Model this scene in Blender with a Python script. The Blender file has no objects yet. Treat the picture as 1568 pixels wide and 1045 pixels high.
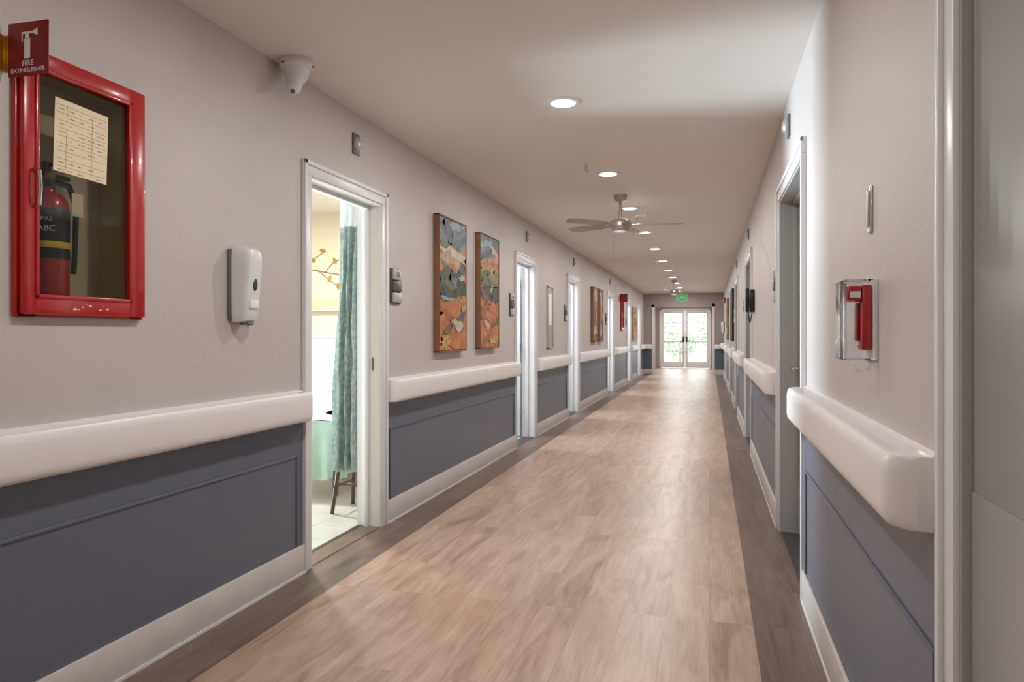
import bpy, bmesh, math, random
from mathutils import Vector, Matrix
random.seed(7)
scene=bpy.context.scene

# ------------------------------------------------------------ dimensions
WL, WR = -1.99, 0.42      # corridor wall faces
H = 2.5                   # ceiling height
CAMH = 1.2
YB, YE = -2.6, 23.5       # corridor start / header wall
YD = 27.5                 # end doors
TH = 0.15

# ------------------------------------------------------------ materials
def lin(c):
    c=c/255.0
    return c/12.92 if c<=0.04045 else ((c+0.055)/1.055)**2.4
def C(r,g,b): return (lin(r),lin(g),lin(b),1)
def mat(name,col,rough=0.5,metal=0.0,bump=0.0,bscale=200,var=0.0,vscale=3,coat=0,spec=None,emis=None,estr=0,col2=None):
    m=bpy.data.materials.new(name); m.use_nodes=True
    nt=m.node_tree; b=nt.nodes['Principled BSDF']
    b.inputs['Base Color'].default_value=col
    b.inputs['Roughness'].default_value=rough
    b.inputs['Metallic'].default_value=metal
    if coat: b.inputs['Coat Weight'].default_value=coat
    if spec is not None: b.inputs['Specular IOR Level'].default_value=spec
    if emis: 
        b.inputs['Emission Color'].default_value=emis; b.inputs['Emission Strength'].default_value=estr
    tc=nt.nodes.new('ShaderNodeTexCoord')
    if bump:
        n=nt.nodes.new('ShaderNodeTexNoise'); n.inputs['Scale'].default_value=bscale; n.inputs['Detail'].default_value=3
        nt.links.new(tc.outputs['Object'],n.inputs['Vector'])
        bp=nt.nodes.new('ShaderNodeBump'); bp.inputs['Strength'].default_value=bump; bp.inputs['Distance'].default_value=0.002
        nt.links.new(n.outputs['Fac'],bp.inputs['Height']); nt.links.new(bp.outputs['Normal'],b.inputs['Normal'])
    if var:
        n=nt.nodes.new('ShaderNodeTexNoise'); n.inputs['Scale'].default_value=vscale; n.inputs['Detail'].default_value=4
        nt.links.new(tc.outputs['Object'],n.inputs['Vector'])
        r=nt.nodes.new('ShaderNodeValToRGB')
        r.color_ramp.elements[0].position=0.3; r.color_ramp.elements[1].position=0.7
        r.color_ramp.elements[0].color=tuple(c*(1-var) for c in col[:3])+(1,)
        r.color_ramp.elements[1].color=col2 or tuple(min(1,c*(1+var)) for c in col[:3])+(1,)
        nt.links.new(n.outputs['Fac'],r.inputs['Fac']); nt.links.new(r.outputs['Color'],b.inputs['Base Color'])
    return m

M={}
M['wall']=mat('wall_paint',C(201,193,189),0.5,bump=0.45,bscale=140,var=0.02)
M['ceil']=mat('ceiling_paint',C(234,228,221),0.55,bump=0.15,bscale=120)
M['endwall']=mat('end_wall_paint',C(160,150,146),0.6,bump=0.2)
M['slate']=mat('slate_panel',C(101,106,121),0.36,bump=0.12,bscale=300,var=0.03,vscale=6)
M['trim']=mat('white_trim',C(230,229,230),0.3,bump=0.05,bscale=40)
M['base']=mat('baseboard_paint',C(212,205,200),0.5,var=0.04,vscale=8)
M['rail']=mat('rail_vinyl',C(238,233,232),0.33,var=0.012)
M['doorgray']=mat('door_laminate',C(160,159,157),0.3,var=0.03,vscale=2)
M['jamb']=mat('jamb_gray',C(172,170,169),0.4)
M['doorwhite']=mat('door_white',C(228,233,238),0.4)
M['cream']=mat('room_cream',C(238,228,202),0.6,bump=0.2)
M['roomwhite']=mat('room_white',C(240,240,240),0.5)
M['red']=mat('red_enamel',C(180,12,22),0.25,coat=0.5,var=0.06,vscale=12)
M['darkred']=mat('dark_red',C(136,14,24),0.35)
M['white']=mat('white_plastic',C(228,228,227),0.3)
M['grayplastic']=mat('gray_plastic',C(110,110,112),0.4)
M['black']=mat('black_plastic',C(25,25,28),0.35)
M['darkglass']=mat('tinted_window',C(60,62,70),0.1)
M['nickel']=mat('brushed_nickel',C(176,172,164),0.32,metal=0.6,bump=0.05)
M['chrome']=mat('chrome',C(210,210,210),0.15,metal=1)
M['brass']=mat('brass',C(206,160,70),0.35,metal=0.8)
M['bronze']=mat('sign_bronze',C(100,94,90),0.35,metal=0.4,var=0.1,vscale=30)
M['silver']=mat('sign_silver',C(190,188,188),0.35,metal=0.4)
M['paper']=mat('paper',C(240,224,188),0.7,var=0.03,vscale=20)
M['ink']=mat('ink',C(120,104,88),0.8)
M['greenglow']=mat('exit_green',C(20,150,70),0.4,emis=C(20,190,90),estr=0.5)
M['signwhite']=mat('sign_white',C(240,240,236),0.5)
M['led']=mat('led_lens',C(255,250,240),0.4,emis=C(255,248,238),estr=14)
M['beige']=mat('beige_fixture',C(214,198,166),0.4)
M['cabin']=mat('cabinet_interior',C(206,196,168),0.5)
M['mint']=mat('mint_blanket',C(172,200,186),0.85,bump=0.5,bscale=60,var=0.06,vscale=10)
M['sheet']=mat('bed_sheet',C(228,229,236),0.8,bump=0.3,bscale=20)
M['wood']=mat('honey_wood',C(200,140,84),0.4,var=0.12,vscale=9)
M['brownmetal']=mat('brown_metal',C(84,66,54),0.4,metal=0.3)
M['framewood']=mat('frame_wood',C(140,98,70),0.45,var=0.12,vscale=12)
M['leafy']=mat('leaf_yellow',C(186,150,76),0.6,var=0.2,vscale=14)
M['twig']=mat('twig_brown',C(150,124,98),0.6)
M['yellow']=mat('label_yellow',C(222,190,50),0.5)
M['threshold']=mat('threshold_metal',C(70,68,68),0.35,metal=0.3)
M['asphalt']=mat('patio_concrete',C(190,186,180),0.8,var=0.1)

def glass(name,tint=(0.95,0.97,0.96,1),gl=0.12):
    m=bpy.data.materials.new(name); m.use_nodes=True; nt=m.node_tree
    for n in list(nt.nodes): nt.nodes.remove(n)
    o=nt.nodes.new('ShaderNodeOutputMaterial'); mx=nt.nodes.new('ShaderNodeMixShader')
    t=nt.nodes.new('ShaderNodeBsdfTransparent'); t.inputs['Color'].default_value=tint
    g=nt.nodes.new('ShaderNodeBsdfGlossy'); g.inputs['Roughness'].default_value=0.05
    lw=nt.nodes.new('ShaderNodeLayerWeight'); lw.inputs['Blend'].default_value=gl
    nt.links.new(lw.outputs['Fresnel'],mx.inputs['Fac']); nt.links.new(t.outputs[0],mx.inputs[1]); nt.links.new(g.outputs[0],mx.inputs[2])
    nt.links.new(mx.outputs[0],o.inputs['Surface']); return m
M['glass']=glass('clear_glass')
M['cabglass']=glass('cabinet_glass',(0.84,0.83,0.79,1),0.16)
M['cover']=glass('clear_acrylic',(0.975,0.975,0.985,1),0.1)

def cloth(name,c1,c2,scale,trans):
    m=mat(name,c1,0.85); nt=m.node_tree; b=nt.nodes['Principled BSDF']; L=nt.links.new
    tc=nt.nodes.new('ShaderNodeTexCoord'); v=nt.nodes.new('ShaderNodeTexNoise'); v.inputs['Scale'].default_value=scale; v.inputs['Detail'].default_value=3
    L(tc.outputs['Object'],v.inputs['Vector'])
    r=nt.nodes.new('ShaderNodeValToRGB'); r.color_ramp.elements[0].color=c1; r.color_ramp.elements[1].color=c2
    r.color_ramp.elements[0].position=0.42; r.color_ramp.elements[1].position=0.58
    L(v.outputs['Fac'],r.inputs['Fac']); L(r.outputs['Color'],b.inputs['Base Color'])
    t=nt.nodes.new('ShaderNodeBsdfTranslucent'); L(r.outputs['Color'],t.inputs['Color'])
    mx=nt.nodes.new('ShaderNodeMixShader'); mx.inputs[0].default_value=trans
    L(b.outputs[0],mx.inputs[1]); L(t.outputs[0],mx.inputs[2]); L(mx.outputs[0],nt.nodes['Material Output'].inputs['Surface'])
    return m
M['curtain']=cloth('curtain_teal',C(146,166,161),C(182,194,186),34,0.2)
M['meshcurtain']=cloth('curtain_mesh',C(234,236,234),C(242,244,242),80,0.5)

def planks(name,c1,c2,c3,rough,w=0.18,l=1.22):
    m=bpy.data.materials.new(name); m.use_nodes=True; nt=m.node_tree; b=nt.nodes['Principled BSDF']
    L=nt.links.new
    g=nt.nodes.new('ShaderNodeNewGeometry'); s=nt.nodes.new('ShaderNodeSeparateXYZ'); c=nt.nodes.new('ShaderNodeCombineXYZ')
    L(g.outputs['Position'],s.inputs[0]); L(s.outputs['Y'],c.inputs['X']); L(s.outputs['X'],c.inputs['Y'])
    br=nt.nodes.new('ShaderNodeTexBrick'); br.inputs['Scale'].default_value=1; br.inputs['Brick Width'].default_value=l
    br.inputs['Row Height'].default_value=w; br.inputs['Mortar Size'].default_value=0.001; br.offset=0.37
    br.inputs['Color1'].default_value=(0,0,0,1); br.inputs['Color2'].default_value=(1,1,1,1); br.inputs['Mortar'].default_value=(0.3,0.3,0.3,1)
    L(c.outputs[0],br.inputs['Vector'])
    mp=nt.nodes.new('ShaderNodeMapping'); mp.inputs['Scale'].default_value=(1.1,6.5,1)
    vm=nt.nodes.new('ShaderNodeVectorMath'); vm.operation='ADD'
    sc=nt.nodes.new('ShaderNodeVectorMath'); sc.operation='SCALE'; sc.inputs['Scale'].default_value=7
    L(br.outputs['Color'],sc.inputs[0]); L(c.outputs[0],vm.inputs[0]); L(sc.outputs[0],vm.inputs[1]); L(vm.outputs[0],mp.inputs['Vector'])
    n=nt.nodes.new('ShaderNodeTexNoise'); n.inputs['Scale'].default_value=1.7; n.inputs['Detail'].default_value=7; n.inputs['Roughness'].default_value=0.62; n.inputs['Distortion'].default_value=1.0
    L(mp.outputs[0],n.inputs['Vector'])
    n2=nt.nodes.new('ShaderNodeTexNoise'); n2.inputs['Scale'].default_value=6; n2.inputs['Detail'].default_value=8; n2.inputs['Distortion'].default_value=0.3
    mp2=nt.nodes.new('ShaderNodeMapping'); mp2.inputs['Scale'].default_value=(0.9,16,1); L(vm.outputs[0],mp2.inputs['Vector']); L(mp2.outputs[0],n2.inputs['Vector'])
    a=nt.nodes.new('ShaderNodeMath'); a.operation='MULTIPLY_ADD'; a.inputs[1].default_value=0.13
    L(br.outputs['Color'],a.inputs[0])
    a2=nt.nodes.new('ShaderNodeMath'); a2.operation='MULTIPLY_ADD'; a2.inputs[1].default_value=0.95
    L(n.outputs['Fac'],a2.inputs[0]); 
    a3=nt.nodes.new('ShaderNodeMath'); a3.operation='MULTIPLY_ADD'; a3.inputs[1].default_value=0.4; a3.inputs[2].default_value=-0.08; L(n2.outputs['Fac'],a3.inputs[0])
    L(a3.outputs[0],a2.inputs[2]); L(a2.outputs[0],a.inputs[2])
    r=nt.nodes.new('ShaderNodeValToRGB'); e=r.color_ramp.elements
    e[0].position=0.40; e[0].color=c1; e[1].position=0.90; e[1].color=c3; k=e.new(0.64); k.color=c2
    L(a.outputs[0],r.inputs['Fac'])
    mx=nt.nodes.new('ShaderNodeMix'); mx.data_type='RGBA'; mx.blend_type='MULTIPLY'
    inv=nt.nodes.new('ShaderNodeMath'); inv.operation='MULTIPLY'; inv.inputs[1].default_value=0.4; L(br.outputs['Fac'],inv.inputs[0])
    L(inv.outputs[0],mx.inputs[0]); L(r.outputs['Color'],mx.inputs[6]); mx.inputs[7].default_value=(0.3,0.25,0.2,1)
    L(mx.outputs[2],b.inputs['Base Color'])
    rr=nt.nodes.new('ShaderNodeMapRange'); rr.inputs['To Min'].default_value=rough-0.05; rr.inputs['To Max'].default_value=rough+0.1
    L(n2.outputs['Fac'],rr.inputs['Value']); L(rr.outputs[0],b.inputs['Roughness'])
    bp=nt.nodes.new('ShaderNodeBump'); bp.inputs['Strength'].default_value=0.08; bp.inputs['Distance'].default_value=0.002
    L(n2.outputs['Fac'],bp.inputs['Height']); L(bp.outputs[0],b.inputs['Normal'])
    return m
M['plank']=planks('vinyl_plank_light',C(151,123,104),C(184,156,136),C(206,183,164),0.33)
M['plankdark']=planks('vinyl_plank_dark',C(84,67,59),C(110,90,80),C(134,112,100),0.34,w=0.125)

def tiles(name):
    m=bpy.data.materials.new(name); m.use_nodes=True; nt=m.node_tree; b=nt.nodes['Principled BSDF']
    br=nt.nodes.new('ShaderNodeTexBrick'); br.offset=0; br.inputs['Scale'].default_value=1; br.inputs['Brick Width'].default_value=0.3; br.inputs['Row Height'].default_value=0.3
    br.inputs['Mortar Size'].default_value=0.002
    br.inputs['Color1'].default_value=C(214,214,204); br.inputs['Color2'].default_value=C(204,204,194); br.inputs['Mortar'].default_value=C(165,165,156)
    g=nt.nodes.new('ShaderNodeNewGeometry'); nt.links.new(g.outputs['Position'],br.inputs['Vector'])
    nt.links.new(br.outputs['Color'],b.inputs['Base Color']); b.inputs['Roughness'].default_value=0.25
    return m
M['tile']=tiles('room_tile')

PC={}
def pcol(r,g,b_):
    k=(r,g,b_)
    if k not in PC:
        q=0.14; rr,gg,bb=[int(v*(1-q)+w*q) for v,w in zip(k,(130,125,115))]
        c2=C(*[int(v*0.72+w*0.28) for v,w in zip((rr,gg,bb),(225,205,170))])
        PC[k]=mat('oil_paint_%d_%d_%d'%k,C(rr,gg,bb),0.5,bump=0.4,bscale=60,var=0.30,vscale=11,col2=c2)
    return PC[k]
M['foliage']=mat('foliage',C(120,156,98),0.6,var=0.4,vscale=3)

# ------------------------------------------------------------ mesh builder
class MB:
    def __init__(s,name): s.name=name; s.bm=bmesh.new(); s.mats=[]
    def mi(s,m):
        if m not in s.mats: s.mats.append(m)
        return s.mats.index(m)
    def merge(s,t,m,X=None):
        if X is not None: bmesh.ops.transform(t,matrix=X,verts=t.verts)
        i=s.mi(m)
        for f in t.faces: f.material_index=i
        me=bpy.data.meshes.new('t'); t.to_mesh(me); t.free(); s.bm.from_mesh(me); bpy.data.meshes.remove(me)
    def box(s,x0,x1,y0,y1,z0,z1,m,bev=0,seg=2,X=None):
        t=bmesh.new(); bmesh.ops.create_cube(t,size=1)
        for v in t.verts: v.co=Vector(((x0+x1)/2+v.co.x*(x1-x0),(y0+y1)/2+v.co.y*(y1-y0),(z0+z1)/2+v.co.z*(z1-z0)))
        if bev: bmesh.ops.bevel(t,geom=t.edges[:],offset=bev,segments=seg,profile=0.5,affect='EDGES')
        s.merge(t,m,X); return s
    def cyl(s,p0,p1,r0,m,r1=None,n=20):
        r1=r0 if r1 is None else r1
        p0=Vector(p0); p1=Vector(p1); d=p1-p0
        t=bmesh.new(); bmesh.ops.create_cone(t,cap_ends=True,segments=n,radius1=r0,radius2=r1,depth=d.length)
        q=Vector((0,0,1)).rotation_difference(d.normalized()).to_matrix().to_4x4()
        s.merge(t,m,Matrix.Translation((p0+p1)/2)@q); return s
    def sph(s,c,r,m,sc=(1,1,1),n=16,X=None):
        t=bmesh.new(); bmesh.ops.create_uvsphere(t,u_segments=n,v_segments=max(8,n//2),radius=r)
        T=Matrix.Translation(c)@Matrix.Diagonal((*sc,1))
        s.merge(t,m,T if X is None else X@T); return s
    def lathe(s,prof,m,X=None,n=28):
        t=bmesh.new(); rings=[]
        for (r,z) in prof:
            rings.append([t.verts.new((r*math.cos(2*math.pi*k/n),r*math.sin(2*math.pi*k/n),z)) for k in range(n)])
        for a,b in zip(rings,rings[1:]):
            for k in range(n): t.faces.new((a[k],a[(k+1)%n],b[(k+1)%n],b[k]))
        t.faces.new(rings[0][::-1]); t.faces.new(rings[-1])
        bmesh.ops.recalc_face_normals(t,faces=t.faces)
        s.merge(t,m,X); return s
    def loft(s,secs,m,caps=True):
        t=bmesh.new(); R=[[t.verts.new(p) for p in sec] for sec in secs]; n=len(secs[0])
        for a,b in zip(R,R[1:]):
            for k in range(n): t.faces.new((a[k],a[(k+1)%n],b[(k+1)%n],b[k]))
        if caps: t.faces.new(R[0][::-1]); t.faces.new(R[-1])
        bmesh.ops.recalc_face_normals(t,faces=t.faces)
        s.merge(t,m); return s
    def tube(s,pts,r,m,n=10):
        for a,b in zip(pts,pts[1:]):
            s.cyl(a,b,r,m,n=n)
        for p in pts[1:-1]: s.sph(p,r,m,n=8)
        return s
    def text(s,txt,size,X,m,ext=0.0006):
        cu=bpy.data.curves.new('txt','FONT'); cu.body=txt; cu.size=size; cu.align_x='CENTER'; cu.align_y='CENTER'; cu.extrude=ext
        o=bpy.data.objects.new('txt',cu); scene.collection.objects.link(o)
        bpy.context.view_layer.update()
        dg=bpy.context.evaluated_depsgraph_get(); me=bpy.data.meshes.new_from_object(o.evaluated_get(dg))
        t=bmesh.new(); t.from_mesh(me); bpy.data.objects.remove(o); bpy.data.curves.remove(cu); bpy.data.meshes.remove(me)
        s.merge(t,m,X); return s
    def done(s,loc=None):
        vs=s.bm.verts
        if loc is None:
            mn=Vector((min(v.co.x for v in vs),min(v.co.y for v in vs),min(v.co.z for v in vs)))
            mx=Vector((max(v.co.x for v in vs),max(v.co.y for v in vs),max(v.co.z for v in vs)))
            loc=Vector(((mn.x+mx.x)/2,(mn.y+mx.y)/2,mn.z))
        bmesh.ops.translate(s.bm,verts=vs,vec=-loc)
        for f in s.bm.faces: f.smooth=True
        for e in s.bm.edges:
            if len(e.link_faces)==2 and e.calc_face_angle(0)>0.6: e.smooth=False
        me=bpy.data.meshes.new(s.name); s.bm.to_mesh(me); s.bm.free()
        for m in s.mats: me.materials.append(m)
        o=bpy.data.objects.new(s.name,me); o.location=loc; scene.collection.objects.link(o); return o

def faceY(x,y,z): return Matrix.Translation((x,y,z))@Matrix.Rotation(math.pi/2,4,'X')
def faceXp(x,y,z): return Matrix.Translation((x,y,z))@Matrix.Rotation(math.pi/2,4,'Z')@Matrix.Rotation(math.pi/2,4,'X')
def faceXm(x,y,z): return Matrix.Translation((x,y,z))@Matrix.Rotation(-math.pi/2,4,'Z')@Matrix.Rotation(math.pi/2,4,'X')

def wall_with_holes(name,x0,x1,y0,y1,holes,m,z1=H):
    ys=sorted({y0,y1,*[h[0] for h in holes],*[h[1] for h in holes]})
    zs=sorted({0,z1,*[h[2] for h in holes],*[h[3] for h in holes]})
    b=MB(name)
    for a,c in zip(ys,ys[1:]):
        run=None
        cells=[]
        for d,e in zip(zs,zs[1:]):
            cy=(a+c)/2; cz=(d+e)/2
            if any(h[0]<cy<h[1] and h[2]<cz<h[3] for h in holes): 
                if run: cells.append(run); run=None
            else: run=(run[0],e) if run else (d,e)
        if run: cells.append(run)
        for d,e in cells: b.box(x0,x1,a,c,d,e,m)
    return b.done()

# ------------------------------------------------------------ door positions (opening y0,y1)
DT=2.02
LD=[(3.41,4.26),(7.63,8.48),(10.6,11.45),(14.9,15.8),(18.55,19.35),(21.3,22.1)]
RD=[(-0.1,1.43),(3.62,4.78),(7.9,9.1),(11.6,12.6),(14.9,15.9),(18.6,19.6)]
CW=0.075
cab=(1.765,2.195,1.295,2.03)

wall_with_holes('wall_left',WL-TH,WL,YB,YE,[(a,b,0,DT) for a,b in LD]+[cab],M['wall'])
wall_with_holes('wall_right',WR,WR+TH,YB,YE,[(a,b,0,DT) for a,b in RD],M['wall'])
MB('wall_back').box(WL-TH,WR+TH,YB-0.15,YB,0,H,M['wall']).done()
OX0,OX1=-1.66,0.08
b=MB('wall_end')
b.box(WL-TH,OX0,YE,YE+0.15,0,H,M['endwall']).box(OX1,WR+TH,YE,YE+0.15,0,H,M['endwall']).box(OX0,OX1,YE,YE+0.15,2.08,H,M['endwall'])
b.done()
MB('wall_vestibule_left').box(-2.0,-1.9,YE+0.15,YD,0,H,M['wall']).done()
MB('wall_vestibule_right').box(0.2,0.3,YE+0.15,YD,0,H,M['wall']).done()
DX0,DX1=-1.70,0.0
b=MB('wall_vestibule_end')
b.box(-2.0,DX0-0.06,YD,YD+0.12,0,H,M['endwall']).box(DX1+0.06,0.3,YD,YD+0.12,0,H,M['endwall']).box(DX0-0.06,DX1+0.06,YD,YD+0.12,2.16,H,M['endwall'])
b.done()
b=MB('trim_3')
b.box(WL,OX0,YE-0.012,YE,0.14,0.92,M['slate']).box(OX1,WR,YE-0.012,YE,0.14,0.92,M['slate'])
b.box(WL,OX0,YE-0.018,YE,0.0,0.14,M['base']).box(OX1,WR,YE-0.018,YE,0,0.14,M['base'])
b.box(OX0-0.08,OX0,YE-0.02,YE,0,2.16,M['trim']).box(OX1,OX1+0.08,YE-0.02,YE,0,2.16,M['trim']).box(OX0-0.08,OX1+0.08,YE-0.02,YE,2.08,2.16,M['endwall'])
b.box(WL,OX0-0.08,YE-0.09,YE-0.012,0.775,0.92,M['rail'],0.02).box(OX1+0.08,WR,YE-0.09,YE-0.012,0.775,0.92,M['rail'],0.02)
b.done()

MB('ceiling').box(-5.9,WR+TH+0.1,YB-0.15,YD+0.15,H,H+0.12,M['ceil']).done()
b=MB('floor')
b.box(WL+0.255,WR-0.245,YB,YE,-0.1,0,M['plank'])
b.box(WL-TH,WL+0.255,YB,YE,-0.1,0,M['plankdark']).box(WR-0.245,WR+TH,YB,YE,-0.1,0,M['plankdark'])
b.box(-2.0,0.3,YE,YD+0.12,-0.1,0,M['plank'])
b.done()

# ------------------------------------------------------------ wainscot, baseboards, rails
def segs(doors,y0,y1):
    out=[]; c=y0
    for a,b_ in doors:
        if a-CW>c: out.append((c,a-CW))
        c=b_+CW
    out.append((c,y1)); return out
def strip(b,side,y0,y1,z0,z1,d0,d1,m,bev=0):
    if side=='L': b.box(WL+d0,WL+d1,y0,y1,z0,z1,m,bev)
    else: b.box(WR-d1,WR-d0,y0,y1,z0,z1,m,bev)
def rail(side,y0,y1):
    P=[(0,.772),(.066,.772),(.078,.776),(.086,.786),(.09,.805),(.09,.885),(.087,.905),(.08,.916),(.07,.919),(.061,.915),(.055,.9),(.052,.872),(.026,.872),(.022,.9),(.018,.922),(0,.925)]
    off=0.0 if side=='L' else 0.05
    def sec(y,q,fill):
        o=[]
        for i,(d,z) in enumerate(P):
            if fill and 9<=i<=13: z=.918
            cz=.848; zz=cz+(z-cz)*(0.95+0.05*q)+off
            x=WL+d*q if side=='L' else WR-d*q
            o.append((x,y,zz))
        return o
    ts=[(0,.42,1),(.006,.62,1),(.014,.77,1),(.026,.9,1),(.04,.975,1),(.055,1,1),(.066,1,0)]
    S=[sec(y0+t,q,f) for t,q,f in ts]+[sec(y1-t,q,f) for t,q,f in reversed(ts)]
    MB('handrail').loft(S,M['rail']).done()
for side,doors,n in (('L',LD,1),('R',RD,2)):
    w=MB('trim_%d'%n); bb=MB('baseboard_left' if side=='L' else 'baseboard_right')
    zo=0 if side=='L' else 0.05
    for (a,c) in segs(doors,YB,YE):
        strip(w,side,a,c,0.0,0.80+zo,0,0.006,M['slate'])
        strip(bb,side,a,c,0,0.145,0.006,0.02,M['base'],0.004)
        strip(bb,side,a,c,0,0.012,0.02,0.024,M['trim'],0)
        if c-a>0.4:
            strip(w,side,a+0.05,c-0.05,0.592,0.604,0.006,0.013,M['slate'],0.003)
            strip(w,side,a+0.05,a+0.062,0.145,0.592,0.006,0.013,M['slate'],0.003)
            strip(w,side,c-0.062,c-0.05,0.145,0.592,0.006,0.013,M['slate'],0.003)
            rail(side,a+0.06 if side=='R' else a+0.005,c-0.005 if side=='L' else c-0.02)
    w.done(); bb.done()

# ------------------------------------------------------------ doors
def door(n,side,y0,y1,kind):
    b=MB('door_%d'%n)
    def bx(d0,d1,a,c,z0,z1,m,bev=0):
        if side=='L': b.box(WL+min(d0,d1),WL+max(d0,d1),a,c,z0,z1,m,bev)
        else: b.box(WR-max(d0,d1),WR-min(d0,d1),a,c,z0,z1,m,bev)
    T=M['trim']
    for (s0,s1) in ((y0-CW,y0),(y1,y1+CW)):
        bx(0,0.014,s0,s1,0,DT,T,0.003)
    bx(0,0.014,y0-CW,y1+CW,DT,DT+CW,T,0.003)
    bx(0.012,0.024,y0-CW,y0-CW+0.024,0,DT+CW,T,0.004); bx(0.012,0.024,y1+CW-0.024,y1+CW,0,DT+CW,T,0.004)
    bx(0.012,0.024,y0-CW,y1+CW,DT+CW-0.024,DT+CW,T,0.004)
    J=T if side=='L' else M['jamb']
    e=-0.152 
    bx(0.004,e,y0,y0+0.012,0,DT,J); bx(0.004,e,y1-0.012,y1,0,DT,J); bx(0.004,e,y0+0.012,y1-0.012,DT-0.012,DT,J)
    if kind!='near':
        bx(-0.07,-0.10,y0+0.012,y0+0.024,0,DT-0.012,J,0.002); bx(-0.07,-0.10,y1-0.03,y1-0.012,0,DT-0.012,J,0.002); bx(-0.07,-0.10,y0+0.024,y1-0.03,DT-0.03,DT-0.012,J)
    if kind=='frame': bx(-0.145,-0.12,y0+0.012,y1-0.012,0,0.006,M['threshold'])
    bx(-0.12,-0.0,y0+0.012,y1-0.012,0,0.004,M['plankdark'] if kind=='frame' else M['threshold'])
    if kind=='open':
        xa=WL-TH-0.86; xb=WL-TH-0.01
        b.box(xa,xb,y1-0.055,y1-0.015,0.012,DT-0.02,M['doorwhite'],0.003)
        for z in (0.25,1.0,1.75): b.cyl((xb+0.004,y1-0.06,z),(xb+0.004,y1-0.06,z+0.1),0.008,M['chrome'],n=10)
        b.cyl((xa+0.07,y1-0.055,1.0),(xa+0.07,y1-0.09,1.0),0.012,M['chrome']); b.box(xa+0.06,xa+0.18,y1-0.1,y1-0.085,0.99,1.01,M['chrome'],0.004)
    if kind=='closed':
        bx(-0.10,-0.14,y0+0.013,y1-0.013,0.012,DT-0.014,M['doorgray'],0.002)
        bx(-0.097,-0.1,y0+0.03,y1-0.03,0.02,0.3,M['silver'])
        ym=y1-0.09
        b.cyl((WR+0.10,ym,1.0),(WR+0.05,ym,1.0),0.011,M['chrome']); b.box(WR+0.045,WR+0.06,ym-0.12,ym+0.01,0.99,1.01,M['chrome'],0.004)
    if kind=='near':
        bx(-0.012,-0.055,y0+0.013,y1-0.013,0.012,DT-0.014,M['doorgray'],0.003)
        bx(-0.0095,-0.012,y0+0.03,y1-0.02,0.015,0.935,M['doorgray'],0.001)
    if kind=='frame':
        bx(-0.04,-0.05,y1-0.016,y1-0.011,0.98,1.06,M['bronze'])
    b.done()
door(1,'L',*LD[0],'frame')
for i,d in enumerate(LD[1:]): door(i+2,'L',*d,'open')
door(7,'R',*RD[0],'near')
for i,d in enumerate(RD[1:]): door(i+8,'R',*d,'closed')

# ------------------------------------------------------------ resident room behind door 1
RX0=-5.7; RY0=2.5; RY1=7.1
b=MB('wall_room_far'); b.box(RX0,WL-TH,RY1,RY1+0.1,0,H,M['cream']); b.done()
MB('wall_room_near').box(RX0,WL-TH,RY0-0.1,RY0,0,H,M['cream']).done()
b=MB('wall_room_outer')
wy0,wy1,wz0,wz1=3.3,4.4,0.06,1.95
b.box(RX0-0.12,RX0,RY0-0.1,wy0,0,H,M['cream']).box(RX0-0.12,RX0,wy1,RY1+0.1,0,H,M['cream']).box(RX0-0.12,RX0,wy0,wy1,0,wz0,M['cream']).box(RX0-0.12,RX0,wy0,wy1,wz1,H,M['cream'])
b.done()
b=MB('window_1')
for (a,c,d,e) in ((wy0,wy0+0.05,wz0,wz1),(wy1-0.05,wy1,wz0,wz1),(wy0,wy1,wz0,wz0+0.05),(wy0,wy1,wz1-0.05,wz1)):
    b.box(RX0-0.08,RX0-0.02,a,c,d,e,M['trim'],0.004)
b.box(RX0-0.055,RX0-0.05,wy0,wy1,wz0,wz1,M['glass'])
b.done()
MB('floor_room').box(RX0-0.1,WL-TH,RY0-0.1,RY1+0.1,-0.1,0,M['tile']).done()
b=MB('baseboard_room'); b.box(RX0,WL-TH,RY1-0.012,RY1,0,0.1,M['trim'],0.003); b.done()
MB('trim_4').box(RX0,WL-TH,RY1-0.008,RY1,0.1,1.17,M['roomwhite']).box(RX0,WL-TH,RY1-0.02,RY1-0.006,1.17,1.2,M['roomwhite'],0.004).done()
def curtain():
    b=MB('privacy_curtain')
    t=bmesh.new(); N=80; Zs=24
    def pt_(i,k,z0,z1,amp):
        u=i/N; z=z0+(z1-z0)*k/Zs
        sp=0.138+0.055*(1-(z/2.0))
        x=-2.170-u*sp-0.01*math.sin(z*2)
        y=4.35+amp*(0.6+0.4*(1-z/2.4))*math.sin(u*2*math.pi*3.6+0.5*math.sin(z*3))+0.010*math.sin(u*37+z*6)+0.006*math.sin(z*17+u*9)
        return (x,y,z)
    g=[[t.verts.new(pt_(i,k,0.32,1.90,0.045)) for k in range(Zs+1)] for i in range(N+1)]
    for i in range(N):
        for k in range(Zs): t.faces.new((g[i][k],g[i+1][k],g[i+1][k+1],g[i][k+1]))
    b.merge(t,M['curtain'])
    t=bmesh.new()
    g=[[t.verts.new(pt_(i,k,1.90,2.455,0.045)) for k in range(Zs+1)] for i in range(N+1)]
    for i in range(N):
        for k in range(Zs): t.faces.new((g[i][k],g[i+1][k],g[i+1][k+1],g[i][k+1]))
    b.merge(t,M['meshcurtain'])
    b.box(-5.0,-2.17,4.34,4.37,2.455,2.5,M['trim'],0.004)
    b.done()
curtain()
b=MB('stool')
b.box(-2.44,-2.18,4.50,4.76,0.44,0.47,M['brownmetal'],0.012)
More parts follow.
